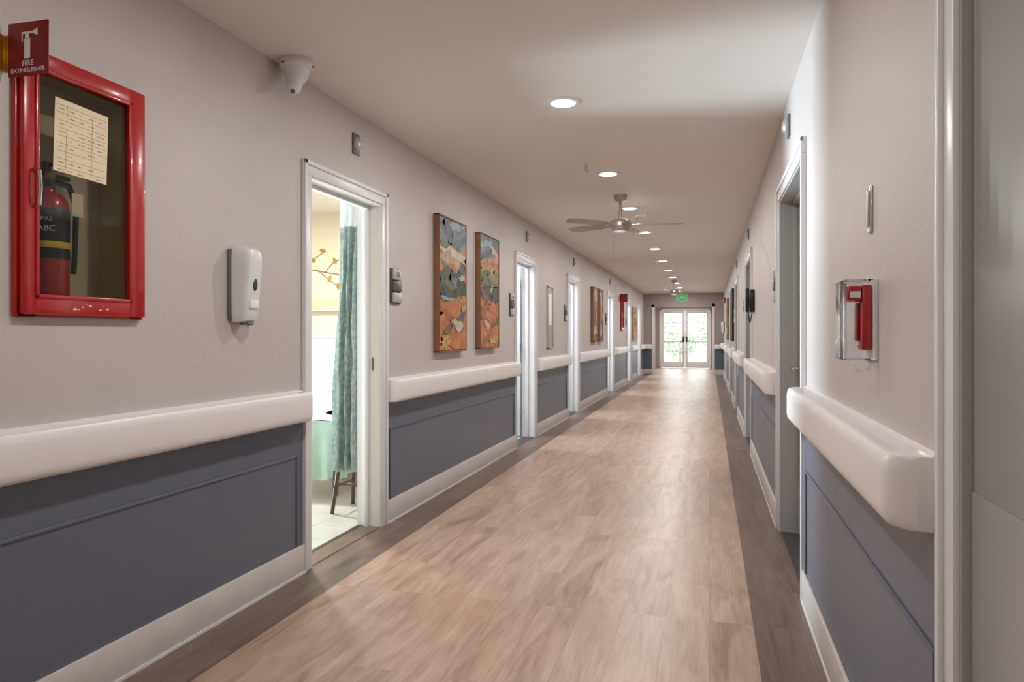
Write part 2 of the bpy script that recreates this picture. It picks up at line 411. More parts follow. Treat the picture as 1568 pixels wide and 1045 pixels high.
for sx,sy in ((-1,-1),(1,-1),(-1,1),(1,1)):
    cx,cy=-2.31,4.63
    b.cyl((cx+sx*0.095,cy+sy*0.09,0.445),(cx+sx*0.135,cy+sy*0.15,0.0),0.014,M['brownmetal'],n=12)
for sx in (-1,1): b.cyl((-2.31+sx*0.12,4.49,0.18),(-2.31+sx*0.12,4.77,0.18),0.008,M['brownmetal'],n=10)
b.cyl((-2.43,4.50,0.2),(-2.19,4.50,0.2),0.008,M['brownmetal'],n=10)
b.done()
# bed
b=MB('bed')
bx0,bx1,by0,by1=-3.66,-2.64,4.90,6.95
for x in (bx0+0.06,bx1-0.06):
    for y in (by0+0.1,by1-0.1):
        b.cyl((x,y,0),(x,y,0.3),0.022,M['grayplastic'])
b.box(bx0,bx1,by0,by1,0.28,0.36,M['beige'],0.01)
b.box(bx0,bx1,by0+0.02,by1-0.02,0.36,0.55,M['sheet'],0.05,4)
b.box(bx0,bx1,by1,by1+0.04,0.2,1.0,M['wood'],0.015); b.box(bx0,bx1,by0-0.04,by0,0.2,0.5,M['wood'],0.015)
t=bmesh.new(); N=30; K=22
def bl(i,k):
    u=i/N; v=k/K; d=u*1.9-0.42
    y=by0-0.055+v*0.35
    ov=0.03*math.sin(v*9+1)+0.015*math.sin(v*23)
    w=bx1-bx0
    if d<0: x=bx1+0.02+0.012*math.sin(v*30)*(-d*2.4); z=0.57+d+ov*(-d)
    elif d>w: x=bx0-0.02-0.01*math.sin(v*26); z=0.57-(d-w)
    else: x=bx1-d; z=0.58+0.02*math.sin(x*11+v*4)+0.02*math.sin(v*13+x*3)
    return (x,y,max(z,0.12))
g=[[t.verts.new(bl(i,k)) for k in range(K+1)] for i in range(N+1)]
for i in range(N):
    for k in range(K): t.faces.new((g[i][k],g[i+1][k],g[i+1][k+1],g[i][k+1]))
b.merge(t,M['mint'])
t=bmesh.new(); g=[]
for i in range(N+1):
    x=bx1+0.02-(bx1-bx0+0.04)*i/N
    g.append([t.verts.new((x,by0-0.055-(0.02*math.sin(i*1.3)+0.03)*k/6,0.575-(0.40+0.03*math.sin(i*.5))*k/6)) for k in range(7)])
for i in range(N):
    for k in range(6): t.faces.new((g[i][k],g[i+1][k],g[i+1][k+1],g[i][k+1]))
b.merge(t,M['mint'])
# rumpled white sheet and pillows
t=bmesh.new(); g=[]
for i in range(31):
    row=[]
    for k in range(31):
        x=bx1-0.01-(bx1-bx0-0.02)*i/30; y=by0+0.25+1.1*k/30
        e=min(i,30-i,6)/6
        row.append(t.verts.new((x,y,0.545+e*(0.075+0.035*math.sin(x*9+y*5)+0.02*math.sin(y*17-x*6)+0.02*math.sin(x*23+y*3)))))
    g.append(row)
for i in range(30):
    for k in range(30): t.faces.new((g[i][k],g[i+1][k],g[i+1][k+1],g[i][k+1]))
b.merge(t,M['sheet'])
b.sph((-3.3,6.6,0.68),0.3,M['sheet'],(1.1,0.7,0.42),20).sph((-3.0,6.4,0.66),0.3,M['sheet'],(1.0,0.8,0.42),20)
b.done()
b=MB('branch_wall_decal')
yy=RY1-0.006
def br_(pts,r): b.tube([(x,yy,z) for x,z in pts],r,M['twig'],6)
br_([(-4.45,1.62),(-4.3,1.8),(-4.12,1.9),(-3.9,1.86),(-3.72,1.83),(-3.5,1.84)],0.006)
br_([(-4.25,1.84),(-4.1,2.0),(-3.98,2.08)],0.004); br_([(-3.95,1.87),(-3.85,1.98),(-3.78,2.0)],0.004); br_([(-4.05,1.9),(-3.9,1.78),(-3.8,1.72)],0.004)
for (x,z,a) in ((-4.1,2.0,.5),(-3.98,2.1,.2),(-3.84,1.99,1.1),(-3.9,1.8,2),(-3.8,1.72,1.5),(-3.7,1.86,.4),(-4.2,1.95,1.2),(-3.6,1.88,2.2),(-3.5,1.84,.2)):
    b.sph((0,0,0),0.04,M['leafy'],(1,0.08,0.5),10,X=Matrix.Translation((x,yy,z))@Matrix.Rotation(a,4,'Y'))
b.done()
b=MB('overbed_light'); b.box(-4.4,-3.1,RY1-0.1,RY1,1.47,1.56,M['beige'],0.012); b.box(-4.38,-3.12,RY1-0.09,RY1-0.02,1.455,1.475,M['roomwhite'],0.004); b.done()

for i,(a,c) in enumerate(LD[1:]):
    b=MB('wall_side_room_%d'%(i+1)); y0=max(a-0.3,RY1+0.12); y1=c+0.25; x0=-4.0; x1=WL-TH
    b.box(x0-0.06,x0,y0-0.06,y1+0.06,0,H,M['roomwhite']).box(x0,x1,y0-0.06,y0,0,H,M['roomwhite']).box(x0,x1,y1,y1+0.06,0,H,M['roomwhite'])
    b.done()
    MB('floor_side_room_%d'%(i+1)).box(x0,x1,y0,y1,-0.1,0,M['tile']).done()

# ------------------------------------------------------------ end doors
b=MB('door_13')
b.box(DX0-0.06,DX0,YD-0.02,YD+0.12,0,2.16,M['trim'],0.004).box(DX1,DX1+0.06,YD-0.02,YD+0.12,0,2.16,M['trim'],0.004).box(DX0-0.06,DX1+0.06,YD-0.02,YD+0.12,2.1,2.16,M['trim'],0.004)
mid=(DX0+DX1)/2
for (a,c,hs) in ((DX0,mid-0.003,1),(mid+0.003,DX1,-1)):
    y0,y1=YD+0.02,YD+0.065; st=0.10
    b.box(a,a+st,y0,y1,0.01,2.1,M['trim'],0.004).box(c-st,c,y0,y1,0.01,2.1,M['trim'],0.004)
    b.box(a+st,c-st,y0,y1,0.01,0.24,M['trim'],0.004).box(a+st,c-st,y0,y1,1.99,2.1,M['trim'],0.004).box(a+st,c-st,y0,y1,0.93,0.99,M['trim'],0.004)
    b.box((a+c)/2-0.012,(a+c)/2+0.012,y0+0.01,y1-0.01,0.24,1.99,M['trim'],0.002)
    for z in (0.6,1.33,1.66): b.box(a+st,c-st,y0+0.01,y1-0.01,z-0.012,z+0.012,M['trim'],0.002)
    b.box(a+st,c-st,(y0+y1)/2-0.003,(y0+y1)/2+0.003,0.24,1.99,M['glass'])
    hx=(c-0.05) if hs>0 else (a+0.05)
    b.box(hx-0.03,hx+0.03,y0-0.012,y0,0.95,1.15,M['black'],0.004); b.cyl((hx,y0,1.0),(hx,y0-0.06,1.0),0.012,M['black']); b.box(hx-0.1 if hs>0 else hx-0.01,hx+0.01 if hs>0 else hx+0.1,y0-0.07,y0-0.05,0.99,1.015,M['black'],0.004)
b.done()
MB('ground').box(-20,18,YD+0.12,60,-0.15,-0.02,M['asphalt']).done()
def shrub(cx,cy,r,h,n):
    b=MB('garden_shrub'); t=bmesh.new()
    for _ in range(n):
        u=random.uniform(-1,1); a=random.uniform(0,6.283); rr=r*(0.55+0.45*random.random()); q=math.sqrt(1-u*u)
        p=Vector((cx+rr*q*math.cos(a),cy+rr*q*math.sin(a),h/2+0.1+u*h/2*(0.6+0.4*random.random())))
        R=Matrix.Rotation(random.uniform(0,6.3),3,'Z')@Matrix.Rotation(random.uniform(0,3.1),3,'X'); s=random.uniform(.05,.1)
        vs=[t.verts.new(p+R@Vector(c)*s) for c in ((-1,0,0),(0,-.5,0),(1,0,0),(0,.5,.15))]
        t.faces.new(vs)
    b.merge(t,M['foliage'])
    b.cyl((cx,cy,-0.02),(cx,cy,h*0.7),0.05,M['twig'],0.02)
    for k in range(5):
        a=k*1.25; b.cyl((cx,cy,h*0.25),(cx+r*.6*math.cos(a),cy+r*.6*math.sin(a),h*0.75),0.025,M['twig'],0.008,n=8)
    b.done()
for (x,y,r,h,n) in ((-2.6,33,1.0,2.4,600),(-1.3,35,0.9,1.3,450),(0.5,34,1.1,2.2,600),(-1.3,40,1.6,3.2,700),(1.9,39,1.6,4.6,700),(-4.0,39,1.8,5,700)):
    shrub(x,y,r,h,n)

# ------------------------------------------------------------ ceiling downlights
LX=-0.785
LY=[-1.5,0.4,2.2,4.05,5.93,7.6,9.42,11.25,13.15,15.0,16.9,18.8,20.7,22.5]
def area(name,loc,rot,size,power,col,shape='DISK',size2=None,spread=None):
    l=bpy.data.lights.new(name,'AREA'); l.shape=shape; l.size=size; l.energy=power; l.color=col
    if size2: l.size_y=size2
    if spread: l.spread=spread
    o=bpy.data.objects.new(name,l); o.location=loc; o.rotation_euler=rot; scene.collection.objects.link(o); return o
for y in LY:
    b=MB('downlight')
    b.lathe([(0.07,-0.010),(0.092,-0.006),(0.095,0),(0.07,0)],M['white'],Matrix.Translation((LX,y,H)),32)
    b.lathe([(0.0005,-0.0125),(0.066,-0.0125),(0.069,-0.010),(0.0005,-0.009)],M['led'],Matrix.Translation((LX,y,H)),32)
    b.done()
    area('downlight_lamp',(LX,y,H-0.016),(0,0,0),0.13,10.5 if y<1 else (12.5 if y<3 else 15.5),(1,0.975,0.945))
b=MB('downlight'); b.lathe([(0.07,-0.010),(0.092,-0.006),(0.095,0),(0.07,0)],M['white'],Matrix.Translation((LX,25.5,H)),32); b.lathe([(0.0005,-0.0125),(0.066,-0.0125),(0.069,-0.010),(0.0005,-0.009)],M['led'],Matrix.Translation((LX,25.5,H)),32); b.done()  # unseen vestibule downlight, stronger than the row to brighten the end doors
area('downlight_lamp',(LX,25.5,H-0.016),(0,0,0),0.13,34,(1,0.98,0.96))

def fan(x,y,rot):
    b=MB('ceiling_fan'); X=Matrix.Translation((x,y,0)); m=M['nickel']; dz=-0.06
    b.lathe([(0.03,2.44),(0.055,2.455),(0.065,2.5),(0.01,2.5)][::1],m,X)
    b.cyl((x,y,2.27),(x,y,2.46),0.013,m)
    b.lathe([(r,z+dz) for r,z in [(0.02,2.225),(0.07,2.228),(0.085,2.24),(0.088,2.255),(0.10,2.262),(0.105,2.285),(0.095,2.315),(0.06,2.335),(0.02,2.345)]],m,X,32)
    b.lathe([(r,z+dz) for r,z in [(0.01,2.195),(0.055,2.2),(0.068,2.212),(0.068,2.228),(0.01,2.23)]],M['white'],X,28)
    for k in range(5):
        a=rot+k*2*math.pi/5
        R=X@Matrix.Rotation(a,4,'Z')@Matrix.Translation((0,0,2.285+dz))@Matrix.Rotation(math.radians(11),4,'X')
        b.box(0.09,0.19,-0.018,0.018,-0.006,0.004,m,0.003,X=R)
        t=bmesh.new()
        pr=[(0.16,-0.04),(0.24,-0.055),(0.45,-0.062),(0.555,-0.058),(0.58,-0.035),(0.582,0.035),(0.555,0.058),(0.45,0.062),(0.24,0.055),(0.16,0.04)]
        lo=[t.verts.new((p[0],p[1],0)) for p in pr]; hi=[t.verts.new((p[0],p[1],0.007)) for p in pr]
        t.faces.new(lo[::-1]); t.faces.new(hi)
        for i in range(len(pr)): j=(i+1)%len(pr); t.faces.new((lo[i],lo[j],hi[j],hi[i]))
        b.merge(t,m,R)
    b.cyl((x-0.06,y-0.03,1.90),(x-0.06,y-0.03,2.19),0.0018,M['chrome'],n=6); b.sph((x-0.06,y-0.03,1.895),0.008,M['chrome'],n=8)
    b.done()
fan(-0.80,6.9,math.radians(8)); fan(-0.80,17.8,math.radians(30))

for (x,y) in ((-0.90,5.55),(-0.90,9.2),(-0.90,13.0),(-0.9,16.6)):
    b=MB('ceiling_sprinkler'); X=Matrix.Translation((x,y,0))
    b.lathe([(0.012,2.488),(0.034,2.49),(0.038,2.5),(0.01,2.5)],M['white'],X); b.cyl((x,y,2.46),(x,y,2.49),0.009,M['chrome'])
    for s in (-1,1): b.cyl((x+s*0.01,y,2.465),(x+s*0.004,y,2.445),0.003,M['chrome'],n=8)
    b.lathe([(0.005,2.44),(0.02,2.441),(0.02,2.444),(0.005,2.446)],M['chrome'],X); b.done()

b=MB('dome_camera'); X=Matrix.Translation((-1.89,3.12,0))
b.lathe([(0.072,2.462),(0.078,2.47),(0.078,2.492),(0.074,2.5),(0.01,2.5)],M['white'],X,36)
b.lathe([(0.026,2.395),(0.04,2.40),(0.056,2.43),(0.066,2.462),(0.01,2.463)],M['white'],X,36)
b.cyl((-1.888,3.11,2.42),(-1.885,3.095,2.372),0.044,M['white'],0.034,24); b.sph((-1.884,3.09,2.366),0.035,M['white'])
b.sph((-1.878,3.072,2.345),0.018,M['white'],n=14)
b.sph((-1.874,3.064,2.337),0.012,M['grayplastic'],n=12)
for a in (0.3,2.2,4.4): b.box(-1.89+0.075*math.cos(a)-.008,-1.89+0.075*math.cos(a)+.008,3.12+0.075*math.sin(a)-.008,3.12+0.075*math.sin(a)+.008,2.468,2.476,M['grayplastic'],0.002)
b.done()

def call(side,y,z):
    b=MB('nurse_call_light'); s=1 if side=='L' else -1; x=WL if side=='L' else WR
    b.box(min(x,x+s*0.012),max(x,x+s*0.012),y-0.04,y+0.04,z-0.06,z+0.06,M['grayplastic'],0.003)
    b.sph((x+s*0.01,y,z),0.036,M['silver'],(0.9,1,1.2),18); b.done()
call('L',3.92,2.31); call('L',8.1,2.31); call('L',11.1,2.31); call('R',4.25,2.33); call('R',8.5,2.31); call('L',15.3,2.31); call('R',12.1,2.31)

b=MB('exit_sign'); y=22.2
b.box(-0.94,-0.62,y,y+0.05,2.2,2.4,M['white'],0.008); b.box(-0.925,-0.635,y-0.004,y+0.001,2.215,2.385,M['greenglow'],0.002); b.cyl((-0.78,y+0.025,2.4),(-0.78,y+0.025,2.5),0.012,M['white']); b.lathe([(0.05,2.49),(0.05,2.5),(0.01,2.5)],M['white'],Matrix.Translation((-0.78,y+0.025,0)))
b.text('EXIT',0.14,faceY(-0.78,y-0.006,2.3),M['signwhite']); b.done()

# ------------------------------------------------------------ fire extinguisher cabinet
def cabinet(y0,y1,z0,z1,recess,name='fire_extinguisher_cabinet'):
    b=MB(name); f=WL+0.036; R=M['red']
    w=0.05; w2=0.075; wv=0.058
    b.box(WL,WL+0.016,y0-0.035,y1+0.035,z1-0.03,z1+0.04,R,0.004).box(WL,WL+0.016,y0-0.035,y1+0.035,z0-0.04,z0+0.03,R,0.004)
    b.box(WL,WL+0.016,y0-0.04,y0+0.03,z0-0.04,z1+0.04,R,0.004).box(WL,WL+0.016,y1-0.03,y1+0.04,z0-0.04,z1+0.04,R,0.004)
    a,c,d,e=y0-0.03,y1+0.03,z0-0.032,z1+0.032
    b.box(WL+0.016,f,a,a+w,d,e,R,0.006).box(WL+0.016,f,c-w2,c,d,e,R,0.006).box(WL+0.016,f,a+w-.004,c-w2+.004,d,d+wv,R,0.006).box(WL+0.016,f,a+w-.004,c-w2+.004,e-wv,e,R,0.006)
    for (p,q,r,s_) in ((a+w-.01,a+w+.004,d+wv-.01,e-wv+.01),(c-w2-.004,c-w2+.01,d+wv-.01,e-wv+.01),(a+w-.01,c-w2+.01,d+wv-.01,d+wv+.004),(a+w-.01,c-w2+.01,e-wv-.004,e-wv+.01)):
        b.box(f-0.012,f+0.004,p,q,r,s_,R,0.004)
    hy=a+w-0.014; hz=(z0+z1)/2-0.02
    b.tube([(f,hy,hz-0.055),(f+0.02,hy,hz-0.05),(f+0.025,hy,hz),(f+0.02,hy,hz+0.05),(f,hy,hz+0.055)],0.006,M['chrome'])
    if not recess:
        b.box(WL+0.002,WL+0.006,a+w,c-w2,d+wv,e-wv,M['cabin'])
    b.box(WL+0.020,WL+0.024,a+w,c-w2,d+wv,e-wv,M['cabglass'])
    if recess:
        k=WL-0.14
        I=M['cabin']
        b.box(k,k+0.006,y0+.002,y1-.002,z0+.002,z1-.002,I)
        b.box(k,WL+0.02,y0+.002,y0+.006,z0+.002,z1-.002,I).box(k,WL+0.02,y1-.006,y1-.002,z0+.002,z1-.002,I).box(k,WL+0.02,y0+.002,y1-.002,z0+.002,z0+.006,I).box(k,WL+0.02,y0+.002,y1-.002,z1-.006,z1-.002,I)
        Xr=Matrix.Translation((0,1.955,1.815))@Matrix.Rotation(math.radians(-2),4,'X')@Matrix.Translation((0,-1.99,-1.805))
        G=WL+0.0255
        b.box(G,G+0.001,1.885,2.095,1.70,1.93,M['paper'],X=Xr)
        random.seed(3)
        for r in range(9):
            z=1.91-r*0.024; b.box(G+0.001,G+0.0013,1.893,2.088,z,z+0.0010,M['ink'],X=Xr)
            for q in range(5):
                if random.random()<0.75:
                    yy_=1.9+q*0.038; b.box(G+0.001,G+0.0013,yy_,yy_+random.uniform(.01,.03),z-0.012,z-0.010,M['ink'],X=Xr)
        for yc in (1.93,2.03): b.box(G+0.001,G+0.0013,yc,yc+0.001,1.71,1.91,M['ink'],X=Xr)
        for (sy,sl) in ((1.92,.02),(1.935,.01),(1.95,.012),(1.965,.008),(1.98,.022),(2.02,.016),(2.035,.008),(2.05,.018)):
            t=bmesh.new(); vs=[]
            zc=d+0.03+random.uniform(-.012,.012)
            for k2 in range(9):
                an=k2*2*math.pi/9; rr=sl/2*random.uniform(.4,1)
                vs.append(t.verts.new((f+0.0006,sy+rr*math.cos(an),zc+rr*0.45*math.sin(an))))
            t.faces.new(vs); b.merge(t,M['paper'])
    b.done()
cabinet(*cab,True)
b=MB('fire_extinguisher'); cx,cy,z0=-2.055,1.915,cab[2]+0.007
X=Matrix.Translation((cx,cy,z0))
b.lathe([(0.045,0),(0.056,0.004),(0.06,0.015),(0.06,0.305),(0.056,0.33),(0.042,0.35),(0.022,0.362),(0.018,0.38),(0.01,0.382)],M['red'],X,32)
b.lathe([(0.0605,0.14),(0.0608,0.141),(0.0608,0.30),(0.0605,0.301)],M['black'],X,32)
b.lathe([(0.0608,0.175),(0.0612,0.176),(0.0612,0.195),(0.0608,0.196)],M['yellow'],X,32)
for (dy,dz_,t_,sz) in ((0,0.235,'ABC',0.026),(0,0.265,'FIRE',0.018)):
    Xa=Matrix.Translation((cx+0.042,cy-0.047,z0+dz_))@Matrix.Rotation(0.72,4,'Z')@Matrix.Rotation(math.pi/2,4,'X')
    b.text(t_,sz,Xa,M['signwhite'])
z0+=0.02
b.cyl((cx,cy,z0+0.355),(cx,cy,z0+0.385),0.02,M['black']); b.box(cx-0.012,cx+0.012,cy-0.03,cy+0.075,z0+0.385,z0+0.4,M['black'],0.004); 
b.box(cx-0.01,cx+0.01,cy-0.01,cy+0.08,z0+0.425,z0+0.435,M['black'],0.003,X=None); b.box(cx-0.01,cx+0.01,cy-0.02,cy+0.0,z0+0.395,z0+0.435,M['black'],0.003)
b.cyl((cx,cy-0.01,z0+0.39),(cx+0.025,cy-0.01,z0+0.39),0.014,M['brass'])
b.tube([(cx,cy+0.02,z0+0.375),(cx+0.01,cy+0.07,z0+0.37),(cx+0.02,cy+0.088,z0+0.3),(cx+0.02,cy+0.084,z0+0.18),(cx+0.02,cy+0.078,z0+0.08)],0.009,M['black'])
b.box(cx+0.035,cx+0.037,cy+0.055,cy+0.10,z0+0.27,z0+0.345,M['paper'],0.0005)
b.done()
def flag_sign(y,ztop,k=1.0,big=True):
    b=MB('fire_extinguisher_sign'); x0=WL+0.02; x1=x0+0.145*k; z0=ztop-0.156*k
    b.box(WL,WL+0.006,y-0.02,y+0.012,z0+0.02,ztop-0.03,M['brass'],0.002); b.box(WL,WL+0.03,y+0.002,y+0.005,z0+0.02,ztop-0.03,M['brass'],0.001)
    b.box(x0,x1,y-0.002,y+0.002,z0,ztop,M['darkred'],0.0018)
    if big:
        W=M['signwhite']; xc=(x0+x1)/2; yf=y-0.0026
        b.text('FIRE',0.023,faceY(xc,yf,z0+0.036),W); b.text('EXTINGUISHER',0.0180,faceY(xc,yf,z0+0.016),W)
        b.box(xc-0.013,xc+0.009,yf-0.0008,yf,z0+0.05,z0+0.108,W,0.0003); b.box(xc-0.008,xc+0.004,yf-0.0008,yf,z0+0.106,z0+0.122,W)
        b.box(xc-0.018,xc+0.02,yf-0.0008,yf,z0+0.121,z0+0.127,W)
        t=bmesh.new(); t.faces.new([t.verts.new(p) for p in ((xc+0.018,yf-0.0006,z0+0.121),(xc+0.036,yf-0.0006,z0+0.113),(xc+0.036,yf-0.0006,z0+0.135),(xc+0.018,yf-0.0006,z0+0.127))]); b.merge(t,W)
        b.box(xc-0.022,xc-0.018,yf-0.0008,yf,z0+0.10,z0+0.127,W)
    b.done()
flag_sign(1.702,2.105)
def small_cab(y0,y1,z0,z1): cabinet(y0,y1,z0,z1,False)
small_cab(17.15,17.6,1.35,2.0); flag_sign(16.9,2.14,1.2,False)

def sanitizer(side,y,z):
    b=MB('hand_sanitizer_dispenser'); s=1 if side=='L' else -1; x=WL if side=='L' else WR
    def X(d): return x+s*d
    def bx(d0,d1,a,c,e,f,m,bev=0,seg=2): b.box(min(X(d0),X(d1)),max(X(d0),X(d1)),a,c,e,f,m,bev,seg)
    bx(0,0.018,y-0.064,y+0.062,z+0.01,z+0.315,M['grayplastic'],0.006)
    secs=[]
    for (zz,dep,wd) in ((0.0,0.062,0.046),(0.008,0.075,0.052),(0.03,0.084,0.055),(0.10,0.090,0.056),(0.18,0.098,0.057),(0.25,0.104,0.057),(0.29,0.104,0.056),(0.31,0.098,0.053),(0.322,0.08,0.046),(0.326,0.05,0.036)):
        pr=[]
        for k in range(17):
            a=-math.pi/2+math.pi*k/16
            ca,sa=math.cos(a),math.sin(a); e=0.38
            pr.append((X(0.014+(dep-0.014)*abs(ca)**e),y+wd*math.copysign(abs(sa)**e,sa),z+zz))
        secs.append(pr)
    b.loft(secs,M['white'])
    b.sph((X(0.094),y,z+0.165),0.03,M['darkglass'],(0.25,0.55,1.0),18)
    bx(0.085,0.0935,y-0.03,y+0.03,z+0.06,z+0.1,M['signwhite'],0.003)
    bx(0.03,0.075,y-0.022,y+0.022,z-0.012,z+0.004,M['grayplastic'],0.004); b.cyl((X(0.06),y,z-0.022),(X(0.06),y,z-0.01),0.006,M['white'])
    b.done()
sanitizer('L',2.80,1.255); sanitizer('R',21.6,1.25)

def room_sign(side,y,z,num):
    b=MB('room_number_sign'); s=1 if side=='L' else -1; x=WL if side=='L' else WR
    def bx(d0,d1,a,c,e,f,m,bev=0): b.box(min(x+s*d0,x+s*d1),max(x+s*d0,x+s*d1),a,c,e,f,m,bev)
    bx(0,0.012,y-0.075,y+0.075,z-0.115,z+0.115,M['bronze'],0.003)
    bx(0.012,0.026,y-0.068,y+0.068,z+0.04,z+0.108,M['silver'],0.003); bx(0.012,0.026,y-0.068,y+0.068,z-0.035,z+0.03,M['bronze'],0.003); bx(0.012,0.026,y-0.068,y+0.068,z-0.108,z-0.045,M['silver'],0.003)
    F=faceXp if side=='L' else faceXm
    b.text(num,0.05,F(x+s*0.0268,y,z+0.073),M['black']); b.done()
for i,(a,c) in enumerate(LD):
    if i==0: room_sign('L',4.475,1.52,'12')
    else: room_sign('L',a-CW-0.14,1.52,str(12+2*i))
for i,(a,c) in enumerate(RD[1:]): room_sign('R',c+CW+0.14,1.52,str(11+2*i))

# ------------------------------------------------------------ paintings built from layered paint patches
def blob(cu,cv,ru,rv,seed,asp,n=26,rough=0.42,rot=0):
    rnd=random.Random(seed); ph=[rnd.uniform(0,6.28) for _ in range(5)]; pts=[]
    for k in range(n):
        a=2*math.pi*k/n
        q=1+rough*(0.5*math.sin(2*a+ph[0])+0.4*math.sin(3*a+ph[1])+0.35*math.sin(5*a+ph[2])+0.22*math.sin(8*a+ph[3]))
        du=ru*q*math.cos(a); dv=rv*q*math.sin(a)
        u=cu+du*math.cos(rot)-dv*math.sin(rot)*asp; v=cv+du*math.sin(rot)/asp+dv*math.cos(rot)
        pts.append((min(1,max(0,u)),min(1,max(0,v))))
    return pts
def paint(side,y0,y1,z0,z1,base,patches,fm=None):
    b=MB('framed_painting'); s=1 if side=='L' else -1; x=WL if side=='L' else WR; fm=fm or M['framewood']
    def bx(d0,d1,a,c,e,f,mm,bev=0): b.box(min(x+s*d0,x+s*d1),max(x+s*d0,x+s*d1),a,c,e,f,mm,bev)
    bx(0.004,0.012,y0+0.002,y1-0.002,z0+0.002,z1-0.002,fm)
    t_=0.010
    bx(0.0,0.05,y0,y0+t_,z0,z1,fm,0.002); bx(0.0,0.05,y1-t_,y1,z0,z1,fm,0.002); bx(0.0,0.05,y0,y1,z0,z0+t_,fm,0.002); bx(0.0,0.05,y0,y1,z1-t_,z1,fm,0.002)
    ya,yb,za,zb=y0+t_+.004,y1-t_-.004,z0+t_+.004,z1-t_-.004
    bx(0.012,0.044,ya,yb,za,zb,pcol(*base))
    asp=(z1-z0)/(y1-y0)
    for i,(cu,cv,ru,rv,rot,col) in enumerate(patches):
        pts=blob(cu,cv,ru,rv,i*13+int(y0*10),asp,rot=rot)
        t=bmesh.new(); vs=[]
        for (u,v) in pts:
            p=(x+s*(0.0443+0.00015*i),ya+(yb-ya)*u,za+(zb-za)*v)
            if not vs or (Vector(p)-vs[-1].co).length>1e-4: vs.append(t.verts.new(p))
        if len(vs)>=3:
            t.faces.new(vs)
            bmesh.ops.triangulate(t,faces=t.faces)
            b.merge(t,pcol(*col))
        else: t.free()
    b.done()
O=(212,112,52); RU=(156,84,54); DK=(36,46,46); GR=(84,98,66); CR=(214,204,184); BL=(84,120,150); LB=(146,172,190); SL=(60,78,98); YE_=(206,162,84); PE=(206,160,124); BR=(108,78,54); RD_=(178,74,46)
P1=[(.5,.92,.7,.16,0,BL),(.62,.97,.3,.04,.2,LB),(.3,.90,.30,.06,-.5,SL),(.75,.84,.26,.05,.3,SL),(.15,.80,.2,.05,.2,GR),(.55,.74,.6,.035,-.1,CR),(.2,.70,.3,.045,.2,PE),(.65,.67,.35,.04,-.1,PE),(.4,.64,.2,.02,.1,O),(.85,.62,.2,.05,.3,SL),(.45,.59,.4,.04,-.2,GR),(.2,.55,.32,.07,.2,DK),(.78,.52,.3,.07,-.3,DK),(.55,.53,.13,.03,.4,BL),(.4,.48,.3,.035,-.3,GR),(.85,.57,.12,.02,0,CR),(.65,.45,.4,.04,.2,DK),(.9,.40,.15,.03,0,YE_),(.2,.43,.25,.04,.2,DK),(.4,.385,.3,.02,-.1,LB),(.45,.31,.6,.055,.1,O),(.3,.27,.25,.03,-.2,RD_),(.78,.25,.2,.04,.4,SL),(.68,.19,.24,.04,-.3,CR),(.3,.16,.22,.025,.3,BR),(.55,.07,.6,.05,0,O),(.2,.06,.2,.03,.3,YE_),(.9,.33,.12,.02,0,YE_)]
P2=[(.5,.93,.7,.13,0,BL),(.3,.93,.3,.03,.2,LB),(.8,.88,.3,.03,-.2,CR),(.25,.83,.35,.035,.3,SL),(.6,.79,.5,.035,.1,PE),(.75,.74,.35,.035,-.2,O),(.4,.70,.6,.04,0,YE_),(.2,.64,.3,.045,.1,GR),(.8,.64,.28,.045,.1,(130,134,84)),(.5,.58,.55,.04,-.1,GR),(.5,.51,.5,.05,.1,DK),(.8,.46,.22,.07,.4,DK),(.2,.46,.2,.05,-.3,BR),(.6,.53,.10,.02,.4,YE_),(.4,.41,.3,.04,.3,DK),(.3,.36,.22,.04,.4,RD_),(.7,.35,.28,.04,-.3,O),(.25,.29,.3,.04,.2,RU),(.58,.26,.3,.05,-.2,O),(.82,.2,.18,.05,.3,GR),(.35,.2,.18,.03,-.4,CR),(.5,.12,.6,.05,.1,O),(.75,.06,.3,.03,0,YE_),(.2,.05,.25,.04,.2,RU)]
P3=[(.5,.8,.3,.15,.3,CR),(.3,.5,.2,.3,0,BR),(.7,.4,.2,.25,.4,(60,32,24)),(.5,.2,.3,.1,0,CR),(.6,.6,.1,.3,.5,YE_)]
paint('L',5.18,5.82,1.07,2.11,O,P1); paint('L',6.2,6.80,1.08,2.11,O,P2)
paint('L',12.75,13.3,1.08,2.05,(120,62,34),P3); paint('L',13.5,14.0,1.08,2.05,(100,50,30),P3)
paint('L',19.75,20.9,1.08,1.95,YE_,P2,M['brass'])
paint('R',13.2,14.2,1.1,2.0,BR,P3,M['black']); paint('R',16.6,17.8,1.1,2.0,BR,P3)
b=MB('framed_notice')
y0,y1,z0,z1=9.16,9.5,1.03,1.83
b.box(WL,WL+0.008,y0+.01,y1-.01,z0+.01,z1-.01,M['jamb'])
for q in ((y0,y0+.02,z0,z1),(y1-.02,y1,z0,z1),(y0,y1,z0,z0+.02),(y0,y1,z1-.02,z1)): b.box(WL,WL+0.022,*q,M['silver'],0.004)
b.box(WL+0.008,WL+0.009,y0+.06,y1-.06,z0+.3,z1-.1,M['signwhite'])
b.done()

